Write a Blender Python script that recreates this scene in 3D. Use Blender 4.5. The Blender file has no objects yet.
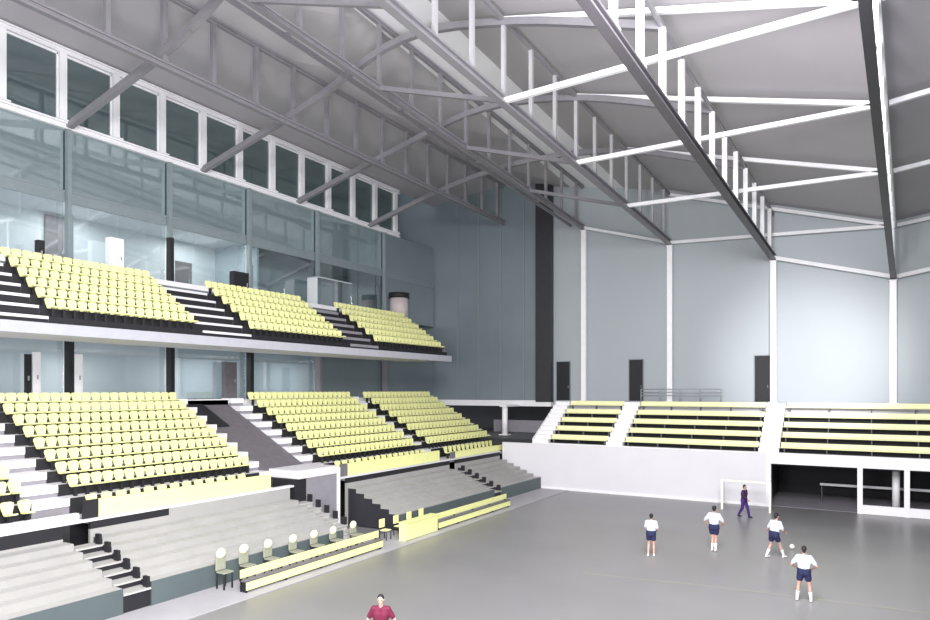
import bpy, bmesh, math, random
from mathutils import Vector, Matrix, Quaternion
random.seed(7)
scn = bpy.context.scene
col = scn.collection
D = bpy.data

# ------------------------------------------------------------------ camera
H = 6.8
FPX = 680.0
YAW = math.radians(30.5)
FS, FC = math.sin(YAW), math.cos(YAW)
cd = D.cameras.new('camera'); cam = D.objects.new('camera', cd); col.objects.link(cam)
cam.location = (0, 0, H); cam.rotation_euler = (math.pi/2, 0, YAW)
cd.sensor_width = 36; cd.lens = 36*FPX/930; cd.shift_y = 80/930
cd.clip_end = 400
scn.camera = cam
scn.view_settings.view_transform = 'Standard'
scn.view_settings.look = 'None'
scn.view_settings.gamma = 1
scn.view_settings.exposure = 0.0

def ray(px, py):
    dx = (px-465)/FPX
    return Vector((-FS+dx*FC, FC+dx*FS, (390-py)/FPX))
def ground(px, py, z=0.0):
    r = ray(px, py); k = (z-H)/r.z
    return Vector((r.x*k, r.y*k, z))
def at_y(px, py, Y):
    r = ray(px, py); k = Y/r.y
    return Vector((r.x*k, Y, H+r.z*k))
def at_x(px, py, X):
    r = ray(px, py); k = X/r.x
    return Vector((X, r.y*k, H+r.z*k))
def project(p):
    t = -FS*p[0]+FC*p[1]; r = FC*p[0]+FS*p[1]
    return 465+FPX*r/t, 390-FPX*(p[2]-H)/t, t

# --------------------------------------------------------------- materials
def mat(name, color, rough=0.6, metal=0.0, var=0.06, scale=3.0, bump=0.0, spec=0.5, bscale=40):
    m = D.materials.new(name); m.use_nodes = True
    nt = m.node_tree; b = nt.nodes['Principled BSDF']
    b.inputs['Roughness'].default_value = rough
    b.inputs['Metallic'].default_value = metal
    b.inputs['Specular IOR Level'].default_value = spec
    tc = nt.nodes.new('ShaderNodeTexCoord')
    nz = nt.nodes.new('ShaderNodeTexNoise'); nz.inputs['Scale'].default_value = scale
    nz.inputs['Detail'].default_value = 4
    nt.links.new(tc.outputs['Object'], nz.inputs['Vector'])
    cr = nt.nodes.new('ShaderNodeValToRGB')
    c = color
    cr.color_ramp.elements[0].position = .3; cr.color_ramp.elements[1].position = .7
    cr.color_ramp.elements[0].color = tuple(max(0, x*(1-var)) for x in c)+(1,)
    cr.color_ramp.elements[1].color = tuple(min(1, x*(1+var)) for x in c)+(1,)
    nt.links.new(nz.outputs['Fac'], cr.inputs['Fac'])
    nt.links.new(cr.outputs['Color'], b.inputs['Base Color'])
    if bump:
        n2 = nt.nodes.new('ShaderNodeTexNoise'); n2.inputs['Scale'].default_value = bscale
        nt.links.new(tc.outputs['Object'], n2.inputs['Vector'])
        bp = nt.nodes.new('ShaderNodeBump'); bp.inputs['Strength'].default_value = bump
        nt.links.new(n2.outputs['Fac'], bp.inputs['Height'])
        nt.links.new(bp.outputs['Normal'], b.inputs['Normal'])
    return m

def glass(name, tint, refl, rough=0.03, reflcol=(1, 1, 1)):
    m = D.materials.new(name); m.use_nodes = True
    nt = m.node_tree; nt.nodes.clear()
    out = nt.nodes.new('ShaderNodeOutputMaterial')
    mx = nt.nodes.new('ShaderNodeMixShader')
    tr = nt.nodes.new('ShaderNodeBsdfTransparent'); tr.inputs['Color'].default_value = tint+(1,)
    gl = nt.nodes.new('ShaderNodeBsdfGlossy'); gl.inputs['Roughness'].default_value = rough
    gl.inputs['Color'].default_value = reflcol+(1,)
    lw = nt.nodes.new('ShaderNodeLayerWeight'); lw.inputs['Blend'].default_value = 0.25
    mr = nt.nodes.new('ShaderNodeMapRange')
    mr.inputs['From Min'].default_value = 0; mr.inputs['From Max'].default_value = 1
    mr.inputs['To Min'].default_value = refl; mr.inputs['To Max'].default_value = min(1, refl+.35)
    nt.links.new(lw.outputs['Facing'], mr.inputs['Value'])
    nt.links.new(mr.outputs['Result'], mx.inputs['Fac'])
    nt.links.new(tr.outputs['BSDF'], mx.inputs[1]); nt.links.new(gl.outputs['BSDF'], mx.inputs[2])
    nt.links.new(mx.outputs['Shader'], out.inputs['Surface'])
    return m

def cladding(name, color, refl, rough=.03, var=.05):
    m = mat(name, color, .5, var=var, scale=.4)
    nt = m.node_tree; b = nt.nodes['Principled BSDF']; out = nt.nodes['Material Output']
    mx = nt.nodes.new('ShaderNodeMixShader'); mx.inputs['Fac'].default_value = refl
    gl = nt.nodes.new('ShaderNodeBsdfGlossy'); gl.inputs['Roughness'].default_value = rough; gl.inputs['Color'].default_value = (.85, .95, .97, 1)
    nt.links.new(b.outputs['BSDF'], mx.inputs[1]); nt.links.new(gl.outputs['BSDF'], mx.inputs[2])
    nt.links.new(mx.outputs['Shader'], out.inputs['Surface'])
    return m
M = {}
M['seat'] = mat('pale_yellow_plastic', (.85, .86, .41), .45, var=.05, scale=2.0)
M['panel'] = mat('yellow_panel_paint', (.86, .88, .38), .5, var=.04)
M['concrete'] = mat('light_concrete', (.70, .69, .73), .75, var=.025, scale=.6)
M['white'] = mat('white_paint', (.86, .85, .88), .5, var=.03)
M['dark'] = mat('black_riser', (.012, .012, .016), .7, var=.1)
M['greyriser'] = mat('grey_riser_light_offset', (.35, .346, .338), .6, var=.06, scale=.8)  # darker than the treads, to offset stronger light on the risers
M['grey'] = mat('grey_decking_light_offset', (.45, .445, .432), .6, var=.06, scale=.8)  # lighter than the risers, makes up in colour for dimmer treads
M['greyfascia'] = mat('grey_fascia', (.085, .11, .115), .55, var=.1, scale=.6)
M['ramp'] = mat('dark_grey_ramp', (.15, .14, .155), .7, var=.1)
M['pillar'] = mat('mid_grey_plaster', (.26, .25, .28), .7, var=.06)
M['steel'] = mat('white_steel_paint', (.76, .76, .79), .45, var=.03)
M['midsteel'] = mat('light_grey_steel_paint', (.37, .37, .39), .45, var=.04)
M['greysteel'] = mat('grey_steel_paint', (.215, .21, .23), .45, var=.05)
M['chord'] = mat('charcoal_steel', (.085, .08, .09), .45, var=.06)  # darker tone for the bottom chord under white posts
M['darksteel'] = mat('dark_steel', (.03, .03, .037), .45, var=.06)  # near-black tone shared by a bottom chord, the pier and recess
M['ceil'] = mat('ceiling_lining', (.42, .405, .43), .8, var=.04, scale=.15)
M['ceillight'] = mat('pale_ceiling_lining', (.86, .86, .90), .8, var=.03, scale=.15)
M['wallfar'] = mat('pale_blue_wall_panel', (.36, .395, .425), .5, var=.03, scale=.12)
M['slate'] = cladding('slate_blue_panel', (.17, .21, .235), .05, .25)
M['teal'] = mat('teal_grey_wall', (.30, .375, .385), .5, var=.08, scale=.4)
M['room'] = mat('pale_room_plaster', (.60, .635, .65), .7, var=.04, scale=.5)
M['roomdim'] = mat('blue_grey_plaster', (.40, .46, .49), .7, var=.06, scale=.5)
M['beamgrey'] = mat('grey_edge_beam', (.20, .245, .26), .55, var=.05)
M['beamlight'] = mat('pale_grey_edge_paint', (.43, .44, .49), .6, var=.04)
M['head'] = mat('cream_vinyl', (.86, .86, .62), .5, var=.03)
M['olive'] = mat('olive_grey_vinyl', (.30, .31, .24), .6, var=.06)
M['benchw'] = mat('cream_yellow_boards', (.87, .87, .50), .5, var=.03)
M['door'] = mat('brown_grey_door', (.19, .18, .185), .5, var=.1)
M['pink'] = mat('pale_pink_plaster', (.52, .45, .45), .7, var=.05)
M['line'] = mat('pale_yellow_line_paint', (.33, .33, .27), .5, var=.06)
M['walk'] = mat('pale_walkway', (.43, .42, .445), .55, var=.06, scale=.7)
M['pane'] = cladding('dark_teal_glass', (.055, .085, .09), .22)
M['mirror'] = cladding('teal_grey_glass', (.20, .265, .28), .34)
M['clear'] = glass('clear_glass', (.88, .92, .93), .09)
M['goalw'] = mat('white_goal_paint', (.82, .83, .72), .4, var=.02)
M['skin'] = mat('skin', (.52, .33, .26), .55, var=.05, scale=9)
M['hair'] = mat('black_hair', (.012, .011, .012), .6, var=.2, scale=30)
M['shirtw'] = mat('white_blue_cloth', (.60, .67, .82), .8, var=.05, scale=8)
M['navy'] = mat('navy_cloth', (.015, .018, .07), .8, var=.1, scale=8)
M['plum'] = mat('dark_plum_cloth', (.045, .012, .06), .8, var=.1, scale=8)
M['crimson'] = mat('crimson_cloth', (.12, .005, .032), .8, var=.1, scale=8)
M['indigo'] = mat('indigo_cloth', (.05, .02, .16), .8, var=.1, scale=8)
M['shoe'] = mat('white_shoe', (.78, .76, .72), .5, var=.04)
M['sock'] = mat('pale_sock', (.72, .74, .80), .8, var=.04)
M['eye'] = mat('dark_eye', (.01, .01, .012), .2, var=.1)
M['lip'] = mat('lip', (.33, .14, .12), .5, var=.05)
M['rail'] = mat('grey_rail_paint', (.33, .35, .37), .45, var=.05)

def floor_mat():
    m = D.materials.new('polished_grey_floor'); m.use_nodes = True
    nt = m.node_tree; b = nt.nodes['Principled BSDF']
    tc = nt.nodes.new('ShaderNodeTexCoord')
    n1 = nt.nodes.new('ShaderNodeTexNoise'); n1.inputs['Scale'].default_value = .25; n1.inputs['Detail'].default_value = 6
    cr = nt.nodes.new('ShaderNodeValToRGB')
    cr.color_ramp.elements[0].position = .3; cr.color_ramp.elements[1].position = .72
    cr.color_ramp.elements[0].color = (.20, .196, .203, 1); cr.color_ramp.elements[1].color = (.235, .23, .238, 1)
    nt.links.new(tc.outputs['Object'], n1.inputs['Vector'])
    nt.links.new(n1.outputs['Fac'], cr.inputs['Fac'])
    nt.links.new(cr.outputs['Color'], b.inputs['Base Color'])
    b.inputs['Roughness'].default_value = .33
    b.inputs['Specular IOR Level'].default_value = .5
    return m
M['floor'] = floor_mat()

# ------------------------------------------------------------ mesh builder
class MB:
    def __init__(s):
        s.v = []; s.f = []; s.m = []; s.sm = []
    def poly(s, pts, mi=0, smooth=False):
        n = len(s.v); s.v += [Vector(p) for p in pts]; s.f.append(tuple(range(n, n+len(pts)))); s.m.append(mi); s.sm.append(smooth)
        return s
    def hexa(s, c, mi=0):
        n = len(s.v); s.v += [Vector(p) for p in c]
        for q in ((0, 3, 2, 1), (4, 5, 6, 7), (0, 1, 5, 4), (1, 2, 6, 5), (2, 3, 7, 6), (3, 0, 4, 7)):
            s.f.append(tuple(n+i for i in q)); s.m.append(mi); s.sm.append(False)
        return s
    def box(s, x0, y0, z0, x1, y1, z1, mi=0):
        return s.hexa([(x0, y0, z0), (x1, y0, z0), (x1, y1, z0), (x0, y1, z0), (x0, y0, z1), (x1, y0, z1), (x1, y1, z1), (x0, y1, z1)], mi)
    def beam(s, p, q, w, h=None, mi=0, up=(0, 0, 1)):
        """rectangular bar from p to q, w wide and h high"""
        h = w if h is None else h
        p, q = Vector(p), Vector(q); d = (q-p).normalized(); u = Vector(up)
        if abs(d.dot(u)) > .98: u = Vector((0, 1, 0))
        a = d.cross(u).normalized()*w/2; b = a.cross(d).normalized()*h/2
        return s.hexa([p-a-b, p+a-b, q+a-b, q-a-b, p-a+b, p+a+b, q+a+b, q-a+b], mi)
    def ibeam(s, p, q, w, h, t, mi=0):
        """I-section bar: two flanges and a web"""
        p, q = Vector(p), Vector(q)
        o = Vector((0, 0, h/2-t/2))
        s.beam(p+o, q+o, w, t, mi); s.beam(p-o, q-o, w, t, mi); s.beam(p, q, t*1.2, h-2*t, mi)
        return s
    def tube(s, p, q, r, n=10, mi=0, r2=None):
        r2 = r if r2 is None else r2
        p, q = Vector(p), Vector(q); d = (q-p).normalized()
        u = Vector((0, 0, 1)) if abs(d.z) < .95 else Vector((1, 0, 0))
        a = d.cross(u).normalized(); b = a.cross(d)
        k = len(s.v)
        for c, rr in ((p, r), (q, r2)):
            for i in range(n):
                t = 2*math.pi*i/n; s.v.append(c+(a*math.cos(t)+b*math.sin(t))*rr)
        for i in range(n):
            j = (i+1) % n; s.f.append((k+i, k+j, k+n+j, k+n+i)); s.m.append(mi); s.sm.append(True)
        s.f.append(tuple(k+i for i in range(n))[::-1]); s.m.append(mi); s.sm.append(False)
        s.f.append(tuple(k+n+i for i in range(n))); s.m.append(mi); s.sm.append(False)
        return s
    def ball(s, c, r, mi=0, seg=12, rings=8):
        c = Vector(c); r = Vector(r) if hasattr(r, '__len__') else Vector((r, r, r))
        bm = bmesh.new(); bmesh.ops.create_uvsphere(bm, u_segments=seg, v_segments=rings, radius=1)
        k = len(s.v)
        for v in bm.verts: s.v.append(c+Vector((v.co.x*r.x, v.co.y*r.y, v.co.z*r.z)))
        for f in bm.faces: s.f.append(tuple(k+v.index for v in f.verts)); s.m.append(mi); s.sm.append(True)
        bm.free(); return s
    def mesh(s, name, mats, off=(0, 0, 0)):
        me = D.meshes.new(name); o = Vector(off)
        me.from_pydata([v-o for v in s.v], [], s.f)
        for m in (mats if isinstance(mats, (list, tuple)) else [mats]): me.materials.append(m)
        me.polygons.foreach_set('material_index', s.m)
        me.polygons.foreach_set('use_smooth', s.sm)
        me.update(); return me
    def build(s, name, mats, parent=None, origin=None, bevel=0.0):
        off = Vector(parent.location) if parent else (Vector(origin) if origin is not None else s.base())
        gp = parent
        while gp is not None and gp.parent is not None:
            gp = gp.parent; off = off+Vector(gp.location)
        o = D.objects.new(name, s.mesh(name, mats, off)); col.objects.link(o)
        if parent: o.parent = parent
        else: o.location = off
        if bevel:
            bv = o.modifiers.new('bevel', 'BEVEL'); bv.width = bevel; bv.segments = 2; bv.limit_method = 'ANGLE'
        return o
    def base(s):
        xs = [v.x for v in s.v]; ys = [v.y for v in s.v]; zs = [v.z for v in s.v]
        return Vector(((min(xs)+max(xs))/2, (min(ys)+max(ys))/2, min(zs)))

def tag(o, label=None, cat=None, group=None, kind=None):
    if label: o['label'] = label
    if cat: o['category'] = cat
    if group: o['group'] = group
    if kind: o['kind'] = kind
    return o
def empty(name, loc, label=None, cat=None, group=None, kind=None):
    o = D.objects.new(name, None); col.objects.link(o); o.location = loc; o.empty_display_size = .3
    return tag(o, label, cat, group, kind)
def struct(o, label=None):
    o['kind'] = 'structure'
    if label: o['label'] = label; 
    return o
ORD = ['first', 'second', 'third', 'fourth', 'fifth', 'sixth', 'seventh', 'eighth', 'ninth', 'tenth', 'eleventh', 'twelfth',
       'thirteenth', 'fourteenth', 'fifteenth', 'sixteenth', 'seventeenth', 'eighteenth', 'nineteenth', 'twentieth',
       'twenty-first', 'twenty-second', 'twenty-third', 'twenty-fourth', 'twenty-fifth', 'twenty-sixth']

# ------------------------------------------------------------- the setting
YF = 50.0          # far wall
XL = -32.5         # left glazed wall
XR = 12.0
mb = MB(); mb.poly([(-19.6, -6, 0), (XR, -6, 0), (XR, 60, 0), (-19.6, 60, 0)]); mb.poly([(XL-5, -6, -.01), (-19.6, -6, -.01), (-19.6, 60, -.01), (XL-5, 60, -.01)])
struct(mb.build('floor', M['floor'], origin=(0, 0, 0)), 'polished grey sports hall floor')
mb = MB(); mb.box(-19.6, -6, 0.002, -17.3, 43.2, .03)
struct(mb.build('trim_1', M['walk']), 'pale walkway strip between the floor and the left stands')

# painted floor lines
def line_strip(pts, w, label):
    m = MB()
    for a, b in zip(pts, pts[1:]):
        a, b = Vector(a), Vector(b); d = (b-a).normalized(); n = Vector((-d.y, d.x, 0))*w/2
        m.poly([a-n, b-n, b+n, a+n])
    return tag(m.build('floor_line', M['line']), label, 'floor line')
gl = [ground(620, 577, .006), ground(700, 585, .006), ground(800, 597, .006), ground(929, 613, .006), ]
line_strip([gl[0]+(gl[0]-gl[-1])*.15, gl[0], gl[1], gl[2], gl[3], gl[3]+(gl[3]-gl[0])*.3], .10, 'faint yellow line painted across the floor by the nearest white-shirted player')
# ---- far wall: pale panels between the white columns, slate glass in the left corner
Z0W = 5.85
def fwall(name, x0, x1, z0, z1, m, y=YF, t=.3):
    b = MB(); b.box(x0, y, z0, x1, y+t, z1); return b.build(name, m)
TOPZ = 26
struct(fwall('wall_far', -21.3, XR, 0, TOPZ, M['wallfar']), 'pale blue-grey far wall behind the end stand')
struct(fwall('wall_corner', XL-4.5, -22.6, Z0W, TOPZ, M['slate'], YF), 'slate-blue panelled corner of the far wall')
b = MB(); b.box(-22.6, YF-.6, Z0W, -21.3, YF+.3, TOPZ); struct(b.build('trim_2', M['darksteel']), 'dark upright pier dividing the corner from the far wall')
b = MB(); b.box(XL, YF-.55, Z0W-.35, -21.3, YF-.05, Z0W+.12); struct(b.build('trim_3', M['white']), 'white ledge under the slate corner panels')
for i, xx in enumerate((-30.2, -28.1, -26.0, -23.9)):
    b = MB(); b.box(xx-.05, YF-.06, Z0W+.12, xx+.05, YF+.02, TOPZ); struct(b.build('trim_%d' % (4+i), M['beamgrey']))
# recess under the corner
b = MB(); b.box(XL-4, YF+3.5, 0, -20.2, YF+3.8, Z0W); struct(b.build('wall_recess', M['darksteel']), 'dark back of the opening under the corner panels')
b = MB(); b.box(-30, 44.0, 0, -20.1, YF+3.4, 3.3); struct(b.build('floor_recess', M['darksteel']), 'raised grey floor of the corner opening')
b = MB(); b.box(-27, YF+.6, 3.32, -20.2, YF+.9, 4.3); struct(b.build('trim_9', M['pillar']), 'low grey wall in the corner opening')
t = empty('support_column', (-24.2, 47.2, 3.3), 'short white round column in the dark opening at the far corner', 'column')
b = MB(); b.tube((-24.2, 47.2, 3.36), (-24.2, 47.2, 5.5), .22, 16); b.build('shaft', M['white'], t)
b = MB(); b.box(-24.55, 46.85, 3.3, -23.85, 47.55, 3.36); b.build('base_plate', M['white'], t)
b = MB(); b.box(-24.5, 46.9, 5.5, -23.9, YF-.3, 5.62); b.build('capital', M['white'], t)

b = MB(); b.box(XR+.05, 19, 0, XR+.35, YF+.3, 22); struct(b.build('wall_right', M['slate']), 'unseen slate wall closing the right side of the hall, added to block sky light')  # off-frame wall put in to keep sky light off ceiling and far floor
# doorways in the far wall (dark open doors)
for i, (px0, px1, pt) in enumerate(((557, 570, 362), (629.5, 643, 360), (755, 770, 356))):
    a = at_y(px0, pt, YF-.02); c = at_y(px1, pt, YF-.02)
    t = empty('door_%d' % (i+1), ((a.x+c.x)/2, YF, 6.0)); struct(t, ['dark doorway beside the dark corner pier', 'dark doorway left of the second column', 'tall dark doorway beside the third column'][i])
    b = MB(); b.box(a.x, YF-.05, 6.0, c.x, YF-.002, a.z); dl = b.build('door_leaf', M['dark'], t)
    b = MB(); w = .06
    b.box(a.x-w, YF-.09, 6.0, a.x, YF-.002, a.z+w); b.box(c.x, YF-.09, 6.0, c.x+w, YF-.002, a.z+w); b.box(a.x, YF-.09, a.z, c.x, YF-.002, a.z+w)
    b.build('door_frame', M['beamgrey'], t)
    b = MB(); b.box(c.x-.16, YF-.09, 6.95, c.x-.1, YF-.05, 7.15); b.build('door_handle', M['ramp'], dl)

# gallery walkway behind the end stand and its rail
b = MB(); b.box(-20.2, 47.9, 5.35, XR, YF, 5.95); struct(b.build('floor_gallery', M['concrete']), 'gallery floor behind the top of the end stand')
t = empty('gallery_rail', (-12, 48.9, 5.95), 'grey low rail on the gallery between two dark doorways', 'railing')
ra, rb = at_y(641, 390, 48.9), at_y(721, 390, 48.9)
b = MB()
for z in (6.85, 6.62, 6.4): b.tube((ra.x, 48.9, z), (rb.x, 48.9, z), .035, 8)
b.build('rail', M['rail'], t)
for k in range(5):
    x = ra.x+(rb.x-ra.x)*k/4
    b = MB(); b.tube((x, 48.9, 5.95), (x, 48.9, 6.87), .035, 8); b.build('post', M['rail'], t)

# ---------------------------------------------------------- roof structure
def lerp(a, b, t): return a+(b-a)*t
TR = {}
def truss_line(near, far):
    n, f = Vector(near), Vector(far)
    def at(Y): return n+(f-n)*((Y-n.y)/(f.y-n.y))
    return at
TR[-2] = truss_line((XL, 10, 19.25), (XL, 50, 19.25))
TR[-1] = truss_line((-25.4, 10, 20.45), (-25.4, 50, 20.45))
TR[0] = truss_line(at_y(250, 0, 18.2), at_y(584, 228, YF-.3))
TR[1] = truss_line(at_y(385, 0, 17.9), at_y(670, 243, YF-.3))
TR[2] = truss_line(at_y(595, 10, 19.25), at_y(773.5, 258, YF-.3))
TR[3] = truss_line(at_y(865, 0, 20.4), at_y(893, 277, YF-.3))
HT = 3.15
TOPH = {-2: 3.5, -1: 3.0, 0: 3.1, 1: 3.45, 2: 2.9, 3: HT}
def B(k, Y): return TR[k](Y)
def T(k, Y): return TR[k](Y)+Vector((0, 0, TOPH[k]))
FRAMES = [18.2, 25.7, 33.2, 40.7, 49.6]
TLAB = {-2: 'white truss framing the high window band of the left wall',
        -1: 'grey roof truss nearest the left wall windows',
        0: 'grey twin-chord roof truss ending at the leftmost white column',
        1: 'grey roof truss ending at the second white column from the left',
        2: 'dark-bottomed roof truss with white posts ending at the third white column',
        3: 'dark steep roof truss ending at the rightmost white column'}
def truss(k, y0, y1, step, wb, hb, wt, wp, mb_, mt_, mp_, phase=0.0, twin=None, pstart=0):
    base = B(k, (y0+y1)/2)
    t = empty('roof_truss', base, TLAB[k], 'roof truss')
    b = MB(); b.ibeam(B(k, y0), B(k, y1), wb, hb, .09); b.build('bottom_chord', mb_, t)
    b = MB(); b.ibeam(T(k, y0), T(k, y1), wt, wt, .08); b.build('top_chord', mt_, t)
    if twin:
        o = Vector((twin, 0, .25))
        b = MB(); b.beam(B(k, y0)+o, B(k, y1)+o, wb*.55, hb*.6)
        n = int((y1-y0)/2.5)
        b.build('second_chord', mb_, t)
        for i in range(0, n, 3):
            y = y0+phase+i*2.5
            b = MB(); b.beam(B(k, y), B(k, y)+o, .1, .1); b.build('link', mb_, t)
    y = y0+phase
    while y < pstart: y += step
    while y < y1-.3:
        p = B(k, y)+Vector((0, 0, hb/2)); q = T(k, y)-Vector((0, 0, wt/2))
        if y < FRAMES[-1]+1:
            b = MB(); b.beam(p, q, wp, wp); po = b.build('post', mp_, t)
            b = MB(); b.box(p.x-wp*.8, p.y-wp*.9, p.z-.005, p.x+wp*.8, p.y+wp*.9, p.z+.05); b.build('gusset', mp_, po)
        y += step
    return t
truss(-2, 7.0, 44.6, 2.62, .34, .34, .30, .34, M['steel'], M['steel'], M['steel'], phase=.40)
truss(-1, 8.0, 49.4, 2.5, .26, .30, .2, .2, M['greysteel'], M['greysteel'], M['greysteel'], phase=.2)
truss(0, 12.0, 49.55, 2.5, .26, .32, .2, .17, M['greysteel'], M['greysteel'], M['greysteel'], phase=1.2, twin=-1.0)
truss(1, 10.0, 49.55, 2.5, .34, .36, .16, .17, M['greysteel'], M['greysteel'], M['midsteel'], phase=.7)
truss(2, 10.0, 49.55, 2.5, .36, .38, .14, .23, M['chord'], M['greysteel'], M['steel'], phase=.7, pstart=20.5)
truss(3, 8.0, 49.55, 2.5, .29, .34, .34, .2, M['darksteel'], M['steel'], M['steel'], phase=.2)

# cross frames between the trusses, one member a thing of its own
NAMEF = {0: 'in the nearest frame', 1: 'in the second frame from the camera', 2: 'in the middle frame', 3: 'in the fourth frame', 4: 'at the far wall'}
def member(name, pts, w, h, m, label, cat):
    b = MB()
    for p, q in zip(pts, pts[1:]): b.beam(p, q, w, h)
    o = b.build(name, m); tag(o, label, cat); return o
V = Vector
for i, Y in enumerate(FRAMES):
    a = [B(-2, Y), V((-24.3, Y, 21.3)), V((-18.6, Y, T(0, Y).z-1.15)), V((T(1, Y).x, Y, T(1, Y).z-.1)), V((T(2, Y).x, Y, T(2, Y).z))]
    if i == 4: a[0] = B(-2, Y); 
    # smooth arch through the points
    pts = []
    n = 26
    xs = [p.x for p in a]; zs = [p.z for p in a]
    for j in range(n+1):
        x = lerp(xs[0], xs[-1], j/n)
        # Lagrange-free monotone piecewise: Catmull-Rom
        for s in range(len(xs)-1):
            if xs[s] <= x <= xs[s+1]+1e-6: break
        x0, x1 = xs[s], xs[s+1]; tt = (x-x0)/(x1-x0)
        m0 = (zs[s+1]-zs[s-1])/(xs[s+1]-xs[s-1]) if s > 0 else (zs[1]-zs[0])/(xs[1]-xs[0])
        m1 = (zs[s+2]-zs[s])/(xs[s+2]-xs[s]) if s+2 < len(xs) else (zs[-1]-zs[-2])/(xs[-1]-xs[-2])
        d = x1-x0
        z = (2*tt**3-3*tt**2+1)*zs[s]+(tt**3-2*tt**2+tt)*d*m0+(-2*tt**3+3*tt**2)*zs[s+1]+(tt**3-tt**2)*d*m1
        pts.append(V((x, Y, z)))
    if i < 4:
        member('roof_arch', pts, .26, .30, M['greysteel'], 'curved grey roof rib rising from the left wall ' + NAMEF[i], 'roof rib')
    member('cross_tie', [B(0, Y), B(1, Y)], .18, .2, M['steel'] if i == 4 else M['greysteel'], 'straight tie between the two left column trusses ' + NAMEF[i], 'roof tie')
    if i > 0:
        member('cross_brace', [B(1, Y), T(3, Y)], .20, .21, M['steel'], 'white brace rising rightwards under the roof ' + NAMEF[i], 'roof brace')
        member('roof_rafter', [T(1, Y), T(3, Y)], .20, .21, M['steel'], 'white rafter sloping down to the right ' + NAMEF[i], 'roof rafter')
        p = T(3, Y)
        member('roof_rafter', [p+V((.2, 0, 0)), p+V((9.5, 0, 1.25))], .20, .21, M['steel'], 'white rafter right of the rightmost truss ' + NAMEF[i], 'roof rafter')
member('wall_tie', [B(2, 49.6), B(3, 49.6)], .22, .24, M['steel'], 'white tie along the wall between the two right columns', 'roof tie')
member('wall_tie', [B(3, 49.6)+V((.2, 0, 0)), B(3, 49.6)+V((9.5, 0, 1.6))], .22, .24, M['steel'], 'white tie on the wall right of the rightmost column', 'roof tie')

# columns of the far wall
CLAB = ['white slim column leftmost on the far wall, beside the dark corner pier', 'white slim column second from left on the far wall',
        'white slim column just right of the tall dark doorway', 'white slim column rightmost on the far wall']
for k in range(4):
    p = B(k, YF-.3)
    t = empty('steel_column', (p.x, p.y-.02, 5.95), CLAB[k], 'column', 'white columns on the far wall')
    w = .19
    b = MB(); b.box(p.x-w, p.y-w, 6.0, p.x+w, p.y+w, p.z-.22); b.build('shaft', M['white'], t, bevel=.02)
    b = MB(); b.box(p.x-w*1.6, p.y-w*1.4, 5.95, p.x+w*1.6, p.y+w*1.4, 6.0); b.build('base_plate', M['white'], t)
    b = MB(); b.box(p.x-w*1.3, p.y-w*1.3, p.z-.22, p.x+w*1.3, p.y+w*1.3, p.z-.19); b.build('cap_plate', M['white'], t)

# ceiling lining: folded sheet over the trusses
def ceil_pts(Y):
    return [V((XL-.3, Y, 22.95)), V((-25.4, Y, 23.75)), V((lerp(-20.8, -19.9, (Y-18)/32), Y, T(0, Y).z+.35)), V((lerp(-16.6, -15.6, (Y-18)/32), Y, lerp(T(0, Y).z+.35, T(1, Y).z+.45, .55))), V((T(1, Y).x, Y, T(1, Y).z+.45)),
            V((T(2, Y).x, Y, max(T(2, Y).z+.4, lerp(T(1, Y).z, T(3, Y).z, (T(2, Y).x-T(1, Y).x)/(T(3, Y).x-T(1, Y).x))+.4))), V((T(3, Y).x, Y, T(3, Y).z+.4)), V((T(3, Y).x+9.5, Y, T(3, Y).z+1.7))]
ys = [-4]+[y for y in FRAMES]; ys[-1] = YF+.3
ys = [-4, 3, 10.7, 18.2, 25.7, 33.2, 40.7, YF+.3]
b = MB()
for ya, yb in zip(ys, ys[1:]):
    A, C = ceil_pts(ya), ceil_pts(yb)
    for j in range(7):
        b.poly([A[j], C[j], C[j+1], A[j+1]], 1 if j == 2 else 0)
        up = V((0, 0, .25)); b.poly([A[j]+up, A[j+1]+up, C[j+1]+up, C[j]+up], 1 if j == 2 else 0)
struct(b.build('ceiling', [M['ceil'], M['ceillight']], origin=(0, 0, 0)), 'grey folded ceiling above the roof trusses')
b = MB(); b.box(XL-.2, 7, 22.66, XL-.02, 44.7, 23.3); struct(b.build('trim_11', M['darksteel']), 'dark strip standing in for ceiling shade above the high windows')  # dark band in place of the shadowed ceiling over the windows
# purlin seams on the ceiling
for i, Y in enumerate(FRAMES[1:4]):
    pass

# ------------------------------------------------ left wall: glass and rooms
CY = [7.0, 12.7, 18.1, 23.5, 29.0, 35.0, 42.5, 49.9]     # column lines
# clerestory panes between the truss posts
y = 7.4; n = 1
while y < 42:
    y1 = y+2.62
    t = empty('window_%d' % n, (XL, (y+y1)/2, 19.25)); struct(t)
    b = MB(); b.box(XL-.06, y+.17, 19.42, XL-.02, y1-.17, 22.55); b.build('pane', M['pane'], t)
    fr = .07
    b = MB(); b.box(XL-.1, y+.17, 19.42, XL+.03, y+.17+fr, 22.55); b.box(XL-.1, y1-.17-fr, 19.42, XL+.03, y1-.17, 22.55)
    b.box(XL-.1, y+.17, 22.48, XL+.03, y1-.17, 22.58); b.build('frame', M['steel'], t)
    y = y1; n += 1
b = MB(); b.box(XL-4.4, 0, 12.3, XL-4.1, YF, 26); struct(b.build('wall_left', M['teal']), 'dark teal back wall behind the left windows')
b = MB(); b.box(XL-4.1, 0, 16.0, XL-.15, YF-.05, 16.25); struct(b.build('ceiling_box', M['room']), 'ceiling of the rooms behind the upper stand')
b = MB(); b.box(XL-.12, 3, 15.7, XL-.02, YF-.05, 16.15); struct(b.build('trim_10', M['beamgrey']), 'grey band across the left glass wall')
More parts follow.
